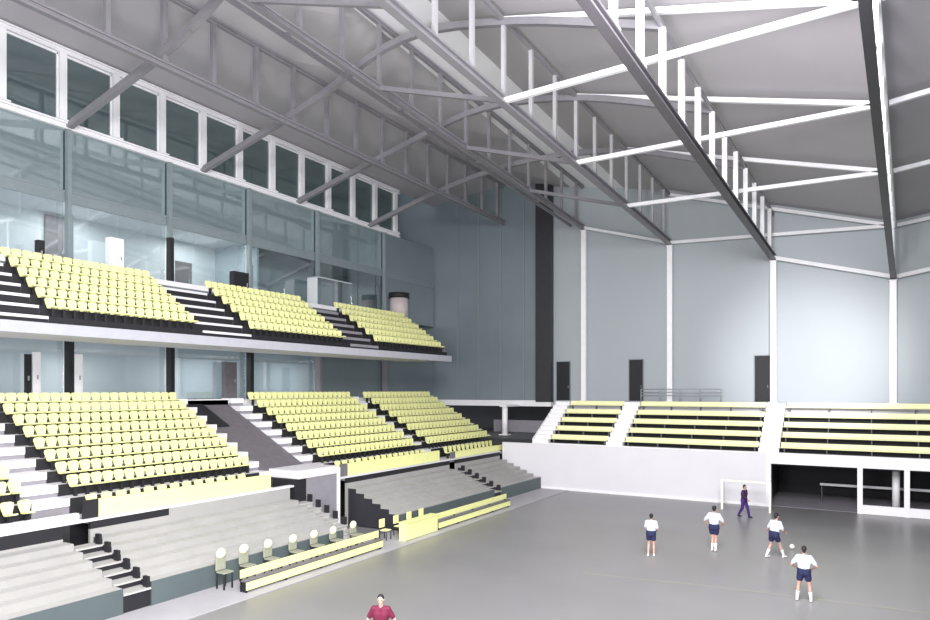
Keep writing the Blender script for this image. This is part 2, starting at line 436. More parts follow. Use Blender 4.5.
b = MB(); b.box(XL-4.1, 0, 12.05, XL+2.3, 42.4, 12.3); struct(b.build('floor_box', M['concrete']), 'floor of the rooms behind the upper stand')
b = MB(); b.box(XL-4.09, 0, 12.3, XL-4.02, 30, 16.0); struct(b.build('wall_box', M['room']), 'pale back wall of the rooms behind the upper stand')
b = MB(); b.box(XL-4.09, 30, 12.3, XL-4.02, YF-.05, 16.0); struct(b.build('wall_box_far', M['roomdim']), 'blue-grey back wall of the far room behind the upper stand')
b = MB(); b.box(XL-4.05, 29.9, 12.3, XL-.15, 30.05, 16.0); struct(b.build('wall_partition', M['roomdim']))
# lower concourse
b = MB(); b.box(XL-4.1, 0, 6.0, XL+2.2, 46, 6.25); struct(b.build('floor_concourse', M['concrete']), 'concourse floor behind the lower stand')
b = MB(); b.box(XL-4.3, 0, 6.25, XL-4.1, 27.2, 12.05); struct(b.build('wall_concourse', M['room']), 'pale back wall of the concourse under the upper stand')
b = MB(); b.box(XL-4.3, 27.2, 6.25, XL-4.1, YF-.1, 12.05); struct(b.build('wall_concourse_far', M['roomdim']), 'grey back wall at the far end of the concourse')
# glass bays
for j in range(len(CY)-1):
    y0, y1 = CY[j]+.13, CY[j+1]-.13
    for nm, z0, z1, m in (('upper', 16.15, 19.08, M['mirror']), ('middle', 12.3, 15.7, M['clear']), ('lower', 6.25, 9.25, M['clear'])):
        if nm == 'lower' and y0 > 43: continue
        t = empty('window_%d' % n, (XL, (y0+y1)/2, z0)); struct(t); n += 1
        mm = M['slate'] if (j >= 6 or (j == 5 and nm == 'lower')) else m
        b = MB(); b.box(XL-.05, y0, z0, XL-.03, y1, z1); b.build('pane', mm, t)
        b = MB()
        b.box(XL-.08, y0, z0, XL, y1, z0+.08); b.box(XL-.08, y0, z1-.06, XL, y1, z1)
        b.build('frame', M['beamgrey'], t)
for j, yc in enumerate(CY[1:-1]):
    lo = M['dark']
    if j == 0: continue
    lab = ['', 'leftmost column of the glass front, black on the lower level between two white panels',
           'column of the glass front that is black on both levels', 'column of the glass front above the top of the dark ramp',
           'slim column of the glass front above the middle lower block', 'slim column of the glass front farthest away, left of the pink kiosk'][j]
    t = empty('concourse_column', (XL+.25, yc, 6.25), lab, 'column')
    b = MB(); b.box(XL+.05, yc-.13, 6.25, XL+.45, yc+.13, 9.3); b.build('lower_shaft', M['dark'] if j < 4 else M['pillar'], t, bevel=.015)
    b = MB(); b.box(XL+.05, yc-.12, 12.3, XL+.4, yc+.12, 15.0 if j in (1, 2) else 14.4); b.build('upper_shaft', M['dark'] if j in (1, 2) and j != 1 else M['beamgrey'], t, bevel=.015)
    b = MB(); b.box(XL+.05, yc-.09, 14.4 if j not in (1, 2) else 15.0, XL+.3, yc+.09, 19.05); b.build('mullion', M['beamgrey'], t)

# ------------------------------------------------------------ stands, seats
SEATS = []      # (location, block, row, index, pitch)
def terrace(name, x0, z0, n, dx, dz, y0, y1, parent, mats, zb, back=None):
    """stepped run: tread = slot 0, riser = slot 1, side = slot 2"""
    b = MB()
    xf, z = x0, zb
    prof = [(x0, zb)]
    for i in range(n):
        zt = z0+dz*i
        prof.append((x0-dx*i, zt)); prof.append((x0-dx*(i+1), zt))
    for i, (p, q) in enumerate(zip(prof, prof[1:])):
        mi = 1 if i % 2 == 0 else 0
        b.poly([(p[0], y0, p[1]), (p[0], y1, p[1]), (q[0], y1, q[1]), (q[0], y0, q[1])], mi)
    xe = prof[-1][0]
    under = [(xe, zb)]
    ring = prof+under
    b.poly([(x, y0, z) for x, z in ring], 2); b.poly([(x, y1, z) for x, z in ring][::-1], 2)
    b.poly([(xe, y0, prof[-1][1]), (xe, y1, prof[-1][1]), (xe, y1, zb), (xe, y0, zb)], 2)
    b.poly([(x0, y0, zb), (xe, y0, zb), (xe, y1, zb), (x0, y1, zb)], 2)
    return b.build(name, mats, parent)

def stairs(label, x0, z0, n, dx, dz, y0, y1, zb, mats, st=.16):
    t = empty('stair_flight', (x0-dx*n/2, (y0+y1)/2, zb), label, 'stairs')
    for i in range(n):
        xa = x0-dx*i; zt = z0+dz*i
        b = MB(); b.box(xa-dx, y0+.02, max(zb, zt-1.1), xa, y1-.02, zt-st, 1); b.box(xa-dx, y0+.02, zt-st, xa+.04, y1-.02, zt, 0)
        b.build('step', mats, t)
    return t

LX, LZ, LDX, LDZ, LN = -24.2, 2.98, .74, .42, 8
UX, UZ, UDX, UDZ, UN = -26.5, 9.57, .66, .46, 6
TM = [M['concrete'], M['dark'], M['concrete']]
TMD = [M['concrete'], M['dark'], M['ramp']]
lower = [('near left lower block', 5.0, 12.3), ('large lower block', 13.6, 22.3), ('middle lower block', 26.6, 35.6), ('far lower block', 36.7, 45.4)]
upper = [('near left upper block', 4.0, 11.3), ('first upper block', 14.1, 21.0), ('second upper block', 23.9, 31.5), ('third upper block', 34.2, 42.4)]
LABL = ['seating terrace cut off at the left edge, lower level', 'largest yellow-seated terrace at lower left, under the glass rooms',
        'lower yellow-seated terrace right of the dark ramp', 'lower yellow-seated terrace farthest from the camera, by the corner']
for k, (nm, y0, y1) in enumerate(lower):
    t = empty('seating_terrace', (-27, (y0+y1)/2, 0), LABL[k], 'stand')
    x0, z0, n = (LX, LZ, LN)
    if k == 0: x0, z0, n = LX+2*LDX-.2, LZ-.6, LN+2
    terrace('stepped_deck', LX, LZ, LN, LDX, LDZ, y0, y1, t, TMD, 0.0)
    if k == 0:
        b = MB(); b.box(-24.2, y0, 2.2, -22.76, y1, 2.45); b.build('front_deck', M['concrete'], t)
    else:
        b = MB(); b.box(-24.2, y0, 2.2, -22.76, y1, 2.36); b.build('front_deck', M['concrete'], t)
    # yellow front panel
    if k in (1, 2, 3):
        pa, pb = (13.7, 21.5) if k == 1 else ((26.7, 35.3) if k == 2 else (37.2, 44.6))
        zt = 3.08 if k < 3 else 2.85
        b = MB(); b.box(-22.72, pa, 2.46, -22.6, pb, zt); b.build('front_panel', M['panel'], t, bevel=.02)
        b = MB(); b.box(-22.7, pa-.55, 2.46, -22.62, pa-.02, zt); b.build('end_panel', M['dark' if k == 1 else 'ramp'], t)
        m = int((pb-pa)/.56)
        for i in range(m): SEATS.append((V((-23.35, pa+.3+i*.56, 2.36)), nm, -1, i))
    else:
        b = MB(); b.box(-22.95, y0, 2.46, -22.76, y1+.8, 2.66); b.build('front_parapet', M['white'], t)
        for i in range(13): SEATS.append((V((-23.4, y1-.5-i*.52, 2.45)), nm, -1, i))
    # rear kerb
    m = int((y1-y0-.1)/.44)
    for r in range(LN):
        for i in range(m):
            yy = (y0+.05+.22+(y1-y0-.1-m*.44)/2+i*.44) if k else y1-.27-i*.44
            SEATS.append((V((LX-LDX*r-.30, yy, LZ+LDZ*r)), nm, r, i))
for k, (nm, y0, y1) in enumerate(upper):
    if k == 0: continue      # wholly outside the frame
    t = empty('seating_terrace', (-28, (y0+y1)/2, 9.3), ['upper terrace cut off at the left edge', 'upper yellow-seated terrace nearest on the left, above the large lower one',
              'middle upper yellow-seated terrace in front of the glass rooms', 'upper yellow-seated terrace at the far open end'][k], 'stand')
    terrace('stepped_deck', UX, UZ, UN, UDX, UDZ, y0, y1, t, TMD, 9.3)
    m = int((y1-y0-.1)/.42)
    for r in range(UN):
        for i in range(m):
            yy = y0+.05+.21+(y1-y0-.1-m*.42)/2+i*.42
            SEATS.append((V((UX-UDX*r-.26, yy, UZ+UDZ*r)), nm, r, i))
# upper deck slab
t = empty('balcony_slab', (-29, 22, 8.85), 'white long balcony edge carrying the upper seats', 'balcony')
b = MB(); b.box(-30.4, 3.0, 8.95, -26.42, 42.6, 9.28); b.build('slab', M['concrete'], t)
b = MB(); b.box(-26.42, 3.0, 8.87, -26.22, 42.6, 9.3); b.build('edge_beam', M['beamlight'], t, bevel=.02)
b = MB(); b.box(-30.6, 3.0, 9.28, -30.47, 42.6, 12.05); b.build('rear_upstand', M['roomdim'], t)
# stairs between blocks
stairs('steep light stairs between the near left and large lower blocks', LX, LZ, LN+1, LDX, LDZ, 12.3, 13.6, 2.4, [M['white'], M['pillar']], .27)
stairs('light narrow steps edging the large lower block beside the dark ramp', LX, LZ, LN+1, LDX, LDZ, 22.3, 22.95, 2.4, [M['white'], M['pillar']], .27)
stairs('light narrow steps between the dark ramp and the middle lower block', LX, LZ, LN+1, LDX, LDZ, 25.7, 26.6, 2.4, [M['white'], M['pillar']], .27)
stairs('light stairs between the middle and far lower blocks', LX, LZ, LN+1, LDX, LDZ, 35.6, 36.7, 2.4, [M['white'], M['dark']])
stairs('light narrow steps at the outer edge of the far lower block', LX, LZ, LN+1, LDX, LDZ, 45.4, 46.0, 2.4, [M['concrete'], M['pillar']])
SM = [M['concrete'], M['dark'], ]
stairs('black and white stairs at the left end of the first upper block', UX, UZ, UN, UDX, UDZ, 11.3, 14.1, 9.3, SM, .11)
stairs('black and white stairs between the first and second upper blocks', UX, UZ, UN, UDX, UDZ, 21.0, 23.9, 9.3, SM, .11)
stairs('dark stairs between the second and third upper blocks', UX, UZ, UN, UDX, UDZ, 31.5, 34.2, 9.3, [M['pillar'], M['dark']])
# end parapet of the third upper block
b = MB(); b.hexa([(UX-.1, 42.42, 9.3), (UX-UDX*UN, 42.42, 9.3), (UX-UDX*UN, 42.55, 9.3), (UX-.1, 42.55, 9.3),
                  (UX-.1, 42.42, 9.75), (UX-UDX*UN, 42.42, 12.4), (UX-UDX*UN, 42.55, 12.4), (UX-.1, 42.55, 9.75)])
tag(b.build('end_parapet', M['ramp']), 'dark sloping parapet closing the far end of the upper seats', 'parapet')
# dark ramp in the gap
t = empty('vomitory_ramp', (-26, 24.3, 0), 'dark grey sloping ramp between the two nearest lower blocks', 'ramp')
b = MB(); b.hexa([(-24.2, 22.95, 0), (-30.3, 22.95, 0), (-30.3, 25.7, 0), (-24.2, 25.7, 0),
                  (-24.2, 22.95, 2.75), (-30.3, 22.95, 6.0), (-30.3, 25.7, 6.0), (-24.2, 25.7, 2.75)])
b.build('ramp_surface', M['ramp'], t)
b = MB(); b.box(-30.45, 22.95, 5.2, -30.3, 25.7, 6.3); b.build('top_edge', M['white'], t)
b = MB(); b.hexa([(-28.2, 22.97, 4.93), (-30.28, 22.97, 6.01), (-30.28, 24.0, 6.01), (-28.2, 24.0, 4.93), (-28.2, 22.97, 4.98), (-30.28, 22.97, 6.06), (-30.28, 24.0, 6.06), (-28.2, 24.0, 4.98)]); b.build('stairwell_hatch', M['dark'], t)

# pillar block between retractable stands
t = empty('tunnel_pier', (-22.9, 24.4, 0), 'grey plain pier with a white edge between the grey lower stands', 'wall')
b = MB(); b.box(-23.6, 23.5, 0, -22.35, 25.55, 2.95); b.build('pier', M['pillar'], t)
b = MB(); b.box(-23.6, 25.55, 0, -22.3, 25.75, 2.98); b.build('edge_strip', M['white'], t)
b = MB(); b.box(-24.2, 22.9, 2.72, -22.3, 25.55, 3.1); b.build('lintel', M['concrete'], t)
b = MB(); b.box(-23.8, 22.75, 1.55, -22.4, 23.48, 2.7); b.build('tunnel_mouth', M['dark'], t)

# retractable (telescopic) grey stands
RX, RN, RDX, RDZ = -19.35, 6, .51, .21
def retract(label, y0, y1, step0=None):
    t = empty('telescopic_stand', (-20.8, (y0+y1)/2, 0), label, 'stand')
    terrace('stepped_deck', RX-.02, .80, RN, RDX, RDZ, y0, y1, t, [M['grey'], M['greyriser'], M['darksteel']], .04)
    b = MB(); b.box(RX-.02, y0, .02, RX+.04, y1, .78); b.build('front_fascia', M['greyfascia'], t)
    return t
r1 = retract('grey telescopic stand cut off at the lower left corner', 3.0, 12.45)
r2 = retract('grey telescopic stand below the large yellow front panel', 13.4, 22.5)
r3 = retract('grey telescopic stand behind the yellow table', 26.5, 36.3)
r4 = retract('grey telescopic stand farthest away, beside the end wall', 37.2, 43.1)
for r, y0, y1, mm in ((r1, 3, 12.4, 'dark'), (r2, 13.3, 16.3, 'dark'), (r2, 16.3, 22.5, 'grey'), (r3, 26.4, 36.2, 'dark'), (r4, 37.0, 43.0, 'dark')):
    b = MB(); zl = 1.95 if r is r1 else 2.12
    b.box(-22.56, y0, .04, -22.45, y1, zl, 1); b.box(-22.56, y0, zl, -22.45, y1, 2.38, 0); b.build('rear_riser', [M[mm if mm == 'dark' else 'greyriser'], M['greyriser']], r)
b = MB(); b.box(-22.75, 3, 2.38, -22.45, 43.1, 2.46)
tag(b.build('deck_kerb', M['concrete']), 'long pale kerb between the grey stands and the yellow panels', 'kerb')
def rstairs(label, y0, y1, mats):
    t = empty('stair_flight', (-20.8, (y0+y1)/2, 0), label, 'stairs')
    for i in range(RN):
        xa = RX-RDX*i; zt = .62+RDZ*i
        b = MB(); b.box(xa-RDX, y0+.02, .04, xa, y1-.02, zt-.06, 1); b.box(xa-RDX, y0+.02, zt-.06, xa+.05, y1-.02, zt, 0)
        b.build('step', mats, t)
    for i in range(RN):
        xa = RX-RDX*i; b = MB(); b.box(xa-.24, y1-.12, .62+RDZ*i, xa, y1-.03, .62+RDZ*i+.34); b.build('step_side', M['dark'], t)
    return t
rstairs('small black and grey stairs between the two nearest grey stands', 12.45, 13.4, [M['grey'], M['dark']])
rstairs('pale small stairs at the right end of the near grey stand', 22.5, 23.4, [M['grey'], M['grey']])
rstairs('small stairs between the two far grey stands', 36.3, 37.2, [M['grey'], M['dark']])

# ---- seats
def seat_mb(w=.40):
    s = MB(); h = w/2
    # pan (slightly dished) facing +x
    xs = [-.18, -.06, .08, .20]; zs = [.40, .385, .40, .43]; h = w*.33
    for a in range(3):
        x0, x1 = xs[a], xs[a+1]; z0, z1 = zs[a], zs[a+1]
        s.hexa([(x0, -h, z0-.05), (x1, -h, z1-.05), (x1, h, z1-.05), (x0, h, z0-.05), (x0, -h, z0), (x1, -h, z1), (x1, h, z1), (x0, h, z0)])
    # back, rounded top, leaning
    h = w/2
    rows = [(.38, h*.62), (.53, h*.86), (.66, h), (.73, h*.92), (.765, h*.62)]
    k = len(s.v)
    for z, hw in rows:
        x = -.16-(z-.38)*.16
        for yy in (-hw, 0, hw): s.v.append(V((x-(.02 if yy == 0 else 0), yy, z)))
        for yy in (-hw, 0, hw): s.v.append(V((x-.045-(.02 if yy == 0 else 0), yy, z)))
    def q(*i): s.f.append(tuple(k+j for j in i)); s.m.append(0); s.sm.append(False)
    for r in range(len(rows)-1):
        a, c = r*6, r*6+6
        q(a, a+1, c+1, c); q(a+1, a+2, c+2, c+1); q(a+4, a+3, c+3, c+4); q(a+5, a+4, c+4, c+5)
        q(a+3, a, c, c+3); q(a+2, a+5, c+5, c+2)
    a = (len(rows)-1)*6
    q(a, a+1, a+4, a+3); q(a+1, a+2, a+5, a+4)
    q(3, 4, 1, 0); q(4, 5, 2, 1)
    # floor bracket
    s.box(-.10, -.05, .0, .02, .05, .36, 1)
    return s
SEATM = [M['seat'], M['dark']]
me_l = seat_mb(.41).mesh('stadium_seat', SEATM); me_u = seat_mb(.375).mesh('stadium_seat', SEATM); me_f = seat_mb(.40).mesh('stadium_seat', SEATM)
def in_view(p):
    px, py, t = project(p+V((0, 0, .6)))
    return t > 0 and -6 < px < 936 and -6 < py < 626, t
vis = []
for (p, nm, r, i) in SEATS:
    ok, t = in_view(p)
    if ok: vis.append((t, p, nm, r, i))
vis.sort(key=lambda a: a[0])
ROWN = ['front', 'second', 'third', 'fourth', 'fifth', 'sixth', 'seventh', 'back']
for (t, p, nm, r, i) in vis[:300]:
    me = me_f if r < 0 else (me_u if 'upper' in nm else me_l)
    o = D.objects.new('stadium_seat', me); o.location = p; col.objects.link(o)
    side = 'stairs' if nm == 'near left lower block' else 'left'
    if r < 0: lab = 'yellow seat, %s from the %s behind the front panel of the %s' % (ORD[i], side, nm)
    else: lab = 'yellow seat, %s from the %s in the %s row of the %s' % (ORD[i], side, 'back' if ('upper' in nm and r == 5) else ROWN[r], nm)
    tag(o, lab, 'seat', 'yellow seats of the ' + nm)
rest = MB()
src = {id(m): ([v.co.copy() for v in m.vertices], [tuple(f.vertices) for f in m.polygons], [f.material_index for f in m.polygons]) for m in (me_l, me_u, me_f)}
for (t, p, nm, r, i) in vis[300:]:
    vs, fs, ms = src[id(me_f if r < 0 else (me_u if 'upper' in nm else me_l))]
    k = len(rest.v); rest.v += [v+p for v in vs]; rest.f += [tuple(k+j for j in f) for f in fs]; rest.m += ms; rest.sm += [False]*len(fs)
if vis[300:]:
    o = rest.build('distant_seats', SEATM, origin=(-27, 35, 2.4)); tag(o, 'rows of small yellow seats filling the more distant blocks of the left stands', 'seats', kind='stuff')

# ---------------------------------------------------------------- end stand
EY, EN, EDY, EDZ, EZ = 43.35, 5, .88, .57, 3.1
t = empty('end_stand_base', (-12, 43.3, 0), 'pale grey solid wall and stepped base of the end stand behind the goal', 'stand')
b = MB(); b.box(-22.35, 43.2, 0, -5.0, 43.5, 3.08); b.build('front_wall', M['concrete'], t)
b = MB(); b.box(-20.0, 43.16, 3.08, XR, 43.5, 3.16); b.box(-19.3, 43.14, 0, -5.0, 43.2, .16); b.build('wall_trim', M['white'], t)
b = MB(); b.box(-5.0, 43.14, 2.52, XR, 43.5, 3.08); b.build('lintel', M['white'], t)
b = MB(); b.box(-5.0, 43.12, 0, -4.75, 43.6, 2.52); b.build('jamb', M['white'], t)
b = MB()
for i in range(EN):
    y0 = EY+EDY*i; z = EZ+EDZ*i
    b.box(-20.0, y0+.06, z-.35, XR, y0+EDY+.05, z, 0)
    b.poly([(-20.0, y0+.05, z-.6), (XR, y0+.05, z-.6), (XR, y0+.05, z), (-20.0, y0+.05, z)], 1)
b.build('stepped_deck', [M['dark'], M['dark']], t)
b = MB(); b.hexa([(-20.15, 43.52, 0), (-20.0, 43.52, 0), (-20.0, 47.9, 0), (-20.15, 47.9, 0), (-20.15, 43.52, 3.4), (-20.0, 43.52, 3.4), (-20.0, 47.9, 5.95), (-20.15, 47.9, 5.95)]); b.build('side_wall', M['white'], t)
for k, (xa, xb, lb) in enumerate(((-20.0, -18.9, 'white stairs along the left edge of the end stand'), (-14.75, -13.65, 'white stairs between the left and middle benches of the end stand'),
                                  (-5.45, -4.35, 'white stairs above the goal side of the end stand opening'))):
    s = empty('stair_flight', ((xa+xb)/2, 45.5, 3.1), lb, 'stairs')
    for i in range(EN*2):
        y0 = EY+EDY*i/2; z = EZ+EDZ*(i+1)/2
        b = MB(); b.box(xa, y0, z-.3, xb, y0+EDY/2+.02, z); b.build('step', M['white'], s)
secs = ((-18.85, -14.8, 'left section of the end stand'), (-13.6, -5.5, 'middle section of the end stand'), (-4.3, XR-.5, 'right section of the end stand'))
for xa, xb, lb in secs:
    for i in range(EN):
        y0 = EY+EDY*i+.3; z = EZ+EDZ*i
        o = empty('bench', ((xa+xb)/2, y0, z), 'long pale yellow bench in the %s of the %s' % (['front row', 'second row', 'middle row', 'fourth row', 'back row'][i], lb), 'bench', 'yellow benches of the end stand')
        b = MB(); b.box(xa, y0, z+.30, xb, y0+.34, z+.36); b.build('seat_board', M['benchw'], o, bevel=.01)
        b = MB(); b.hexa([(xa, y0+.34, z+.36), (xb, y0+.34, z+.36), (xb, y0+.38, z+.36), (xa, y0+.38, z+.36), (xa, y0+.40, z+.62), (xb, y0+.40, z+.62), (xb, y0+.44, z+.62), (xa, y0+.44, z+.62)])
        b.build('back_board', M['benchw'], o, bevel=.01)
        nl = max(2, int((xb-xa)/2)+1)
        for j in range(nl):
            x = lerp(xa+.2, xb-.2, j/(nl-1))
            b = MB(); b.box(x-.03, y0+.1, z, x+.03, y0+.3, z+.3); b.build('leg', M['ramp'], o)
# opening under the stand
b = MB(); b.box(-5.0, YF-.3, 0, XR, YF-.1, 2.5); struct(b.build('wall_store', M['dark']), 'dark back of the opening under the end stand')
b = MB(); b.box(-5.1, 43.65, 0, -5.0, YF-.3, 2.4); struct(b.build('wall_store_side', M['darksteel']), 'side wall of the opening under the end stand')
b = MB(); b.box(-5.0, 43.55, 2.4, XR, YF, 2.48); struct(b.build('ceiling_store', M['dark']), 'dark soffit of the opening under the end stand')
b = MB(); b.box(-5.0, 43.5, .002, XR, YF-.3, .02); struct(b.build('floor_store', M['pillar']), 'grey floor of the opening under the end stand')
o = empty('door_screen', (1.5, 43.25, 0), 'white framed open screen under the right side of the end stand', 'screen')
xa = at_y(860, 490, 43.2).x; xb = at_y(907, 490, 43.2).x
for x in (xa, xb, xb+2.0, xb+4.0):
    b = MB(); b.box(x-.13, 43.12, 0, x+.13, 43.35, 2.52); b.build('post', M['white'], o, bevel=.01)
b = MB(); b.box(xa-.11, 43.14, .01, XR-1, 43.33, .50); b.build('sill', M['white'], o, bevel=.01)
p0, p1 = at_y(820, 484, 46.6), at_y(925, 486, 46.6)
o = empty('hand_rail', ((p0.x+p1.x)/2, 46.6, .02), 'pale level rail inside the dark opening under the end stand', 'railing')
b = MB(); b.box(p0.x, 46.55, p0.z-.07, p1.x+3, 46.65, p0.z+.07); b.build('rail', M['concrete'], o)
for x in (p0.x+.1, p0.x+2, p0.x+4, p0.x+6):
    b = MB(); b.box(x-.03, 46.57, .02, x+.03, 46.63, p0.z-.07); b.build('post', M['darksteel'], o)
pc = at_y(896, 500, 45.0)
o = empty('store_column', (pc.x, 45.0, .02), 'white short column standing behind the white screen posts', 'column')
b = MB(); b.tube((pc.x, 45, .06), (pc.x, 45, 2.4), .19, 14); b.build('shaft', M['white'], o)
b = MB(); b.box(pc.x-.28, 44.72, .02, pc.x+.28, 45.28, .06); b.build('base_plate', M['white'], o)

# ------------------------------------------------------ floor side furniture
def yellow_bench(y0, y1, x, label, bk=True):
    o = empty('players_bench', (x, (y0+y1)/2, .03), label, 'bench')
    b = MB(); b.box(x-.02, y0, .50, x+.04, y1, .78); b.build('upper_board', M['panel'], o, bevel=.015)
    b = MB(); b.box(x+.22, y0+.05, .12, x+.28, y1, .38); b.build('lower_board', M['panel'], o, bevel=.015)
    b = MB(); b.box(x+.04, y0, .40, x+.28, y1, .45); b.build('shelf', M['ramp'], o)
    n = max(2, int((y1-y0)/1.6)+1)
    for j in range(n):
        yy = lerp(y0+.1, y1-.1, j/(n-1))
        b = MB(); b.box(x+.05, yy-.03, .03, x+.22, yy+.03, .40); b.box(x-.08, yy-.03, .03, x-.02, yy+.03, .7); b.build('leg', M['dark'], o)
    return o
pa = ground(241, 589); pb = ground(377, 551)
BX = -18.0
yellow_bench(at_x(240, 580, BX).y, at_x(378, 546, BX).y, BX, 'long yellow two-board bench with pale round seats behind it')
yellow_bench(at_x(434, 535, BX).y, at_x(506, 518, BX).y, BX, 'yellow two-board bench farther away, right of the yellow table')
# round-backed seats behind the near bench
for k, (px, py) in enumerate(((223, 553), (246, 548.5), (270, 543.5), (295, 538.5), (316, 534), (335, 530), (355, 524.5))):
    q = at_x(px, py, -18.95)
    o = empty('round_backed_chair', (q.x, q.y, .03), '%s round-topped pale chair from the left, behind the long yellow bench' % ORD[k], 'chair', 'round-topped chairs behind the yellow bench')
    zt = q.z
    b = MB(); b.box(q.x-.16, q.y-.21, .62, q.x-.09, q.y+.21, zt-.12); bk = b.build('backrest', M['olive'], o, bevel=.03)
    b = MB(); b.ball((q.x-.1, q.y, zt-.02), (.09, .20, .17), seg=14, rings=10); b.build('headrest', M['head'], bk)
    b = MB(); b.box(q.x-.10, q.y-.21, .56, q.x+.30, q.y+.21, .62); b.build('seat', M['olive'], o, bevel=.02)
    for sx in (-.10, .26):
        for sy in (-.17, .17):
            b = MB(); b.tube((q.x+sx, q.y+sy, .03), (q.x+sx, q.y+sy, .57), .028, 8); b.build('leg', M['dark'], o)
# officials' table draped in yellow
g0, g1 = at_x(405, 556, -17.75), at_x(437, 548, -17.75)
ty0, ty1 = g0.y, g1.y
o = empty('officials_table', (-18.0, (ty0+ty1)/2, .03), 'yellow boxy table at the floor edge between the two yellow benches', 'table')
b = MB(); b.box(-18.12, ty0, .80, -17.65, ty1, .86); b.build('tabletop', M['panel'], o, bevel=.015)
b = MB(); b.box(-17.75, ty0+.02, .06, -17.7, ty1-.02, .80); b.build('front_panel', M['panel'], o)
for yy in (ty0+.04, ty1-.04):
    b = MB(); b.box(-18.08, yy-.03, .03, -17.75, yy+.03, .80); b.build('side_panel', M['panel'], o)
for k, (px, py) in enumerate(((385, 538), (399, 534), (412, 531), (424, 529))):
    q = at_x(px, py, -18.75)
    o = empty('official_chair', (q.x, q.y, .03), '%s of the small yellow chairs behind the yellow table, from the left' % ORD[k], 'chair', 'yellow chairs behind the table')
    b = MB(); b.box(q.x-.2, q.y-.2, .56, q.x-.15, q.y+.2, .95); b.build('backrest', M['seat'], o, bevel=.03)
    b = MB(); b.box(q.x-.15, q.y-.2, .44, q.x+.22, q.y+.2, .49); b.build('seat', M['seat'], o, bevel=.02)
    for sx in (-.17, .2):
        for sy in (-.17, .17):
            b = MB(); b.tube((q.x+sx, q.y+sy, .03), (q.x+sx, q.y+sy, .44 if sx > 0 else .62), .022, 8); b.build('leg', M['dark'], o)

# --------------------------------------------------- things in the glass rooms
def slab_at(name, px0, px1, pt, pb_, X, t_, m, label, cat, zb=None, extra=None):
    a = at_x(px0, pb_, X); c = at_x(px1, pb_, X); top = at_x((px0+px1)/2, pt, X).z
    z0 = a.z if zb is None else zb
    o = empty(name, (X, (a.y+c.y)/2, z0), label, cat)
    b = MB(); b.box(X-t_, a.y, z0, X, c.y, top); pn = b.build('panel', m, o, bevel=.02)
    b = MB(); b.box(X-.02, c.y-.18, (z0+top)/2-.1, X+.04, c.y-.12, (z0+top)/2+.1); b.build('handle', M['rail'], pn)
    return o
XB = XL-2.2
slab_at('interior_door', 45, 66, 216, 262, XL-3.9, .1, M['door'], 'brown-grey door in the glass room above the near upper seats', 'door', 12.3)
slab_at('interior_door', 176, 192, 262, 292, XL-2.6, .1, M['door'], 'brown-grey door behind the black column in the glass room', 'door', 12.3)
slab_at('white_cabinet', 110, 124, 238, 276, XL+.9, .4, M['white'], 'white upright cabinet standing behind the near upper seats', 'cabinet', 12.3)
slab_at('black_loudspeaker', 38, 45, 240, 256, XL+1.0, .3, M['dark'], 'small black box just above the near upper seats', 'box', 12.3)
slab_at('black_cabinet', 234, 249, 272, 292, XL+.9, .4, M['dark'], 'black cabinet standing behind the second upper block', 'cabinet', 12.3)
slab_at('white_door_panel', 33, 41, 352, 392, XL+.5, .1, M['white'], 'white upright panel on the concourse left of the black column', 'panel', 6.25)
slab_at('black_door_panel', 25, 32, 354, 392, XL+.5, .1, M['dark'], 'black upright panel on the concourse at the far left', 'panel', 6.25)
slab_at('white_door_panel', 75, 83, 354, 392, XL+.52, .1, M['white'], 'white upright panel on the concourse right of the black column', 'panel', 6.25)
slab_at('grey_locker', 225, 237, 362, 399, XL+.5, .3, M['ramp'], 'grey narrow locker on the concourse above the dark ramp', 'locker', 6.25)
# pink rounded kiosk and pale glass box at the far end of the upper level
q = at_x(399, 312, -31.2)
o = empty('round_kiosk', (-31.2, q.y, 12.3), 'pale pink round kiosk with a black top behind the third upper block', 'kiosk')
b = MB(); b.tube((-31.2, q.y, 12.3), (-31.2, q.y, 13.9), .72, 24); b.build('drum', M['pink'], o)
b = MB(); b.tube((-31.2, q.y, 13.9), (-31.2, q.y, 14.3), .80, 24); b.build('lid', M['dark'], o)
a0, a1 = at_x(318, 300, -31.0), at_x(352, 300, -31.0)
o = empty('glass_booth', (-31.5, (a0.y+a1.y)/2, 12.3), 'pale glass booth at the head of the dark upper stairs', 'booth')
b = MB(); b.box(-31.95, a0.y, 12.32, -31.0, a1.y, 12.42); b.build('base', M['room'], o)
b = MB(); b.box(-31.06, a0.y, 12.42, -31.0, a1.y, 14.2); b.build('front_glass', M['clear'], o)
b = MB(); b.box(-31.95, a0.y, 12.42, -31.06, a0.y+.06, 14.2); b.build('side_glass', M['room'], o)
b = MB(); b.box(-31.95, a0.y, 14.2, -31.0, a1.y, 14.28); b.build('lid', M['roomdim'], o)

# --------------------------------------------------------------------- goal
gy = 40.9
gL, gR = at_y(722, 480, gy), at_y(770, 480, gy)
o = empty('handball_goal', ((gL.x+gR.x)/2, gy, 0), 'white small goal frame in front of the end wall', 'goal')
gt = gL.z
for x in (gL.x, gR.x):
    b = MB(); b.box(x-.06, gy-.06, 0, x+.06, gy+.06, gt+.06); b.build('post', M['goalw'], o, bevel=.008)
b = MB(); b.box(gL.x+.06, gy-.06, gt-.06, gR.x-.06, gy+.06, gt+.06); b.build('crossbar', M['goalw'], o, bevel=.008)
b = MB()
for x in (gL.x, gR.x):
    b.tube((x, gy+.04, gt), (x, gy+.7, gt-.15), .012, 6); b.tube((x, gy+.7, gt-.15), (x, gy+1.0, .03), .012, 6)
b.tube((gL.x, gy+1.0, .03), (gR.x, gy+1.0, .03), .012, 6)
b.build('net_frame', M['rail'], o)

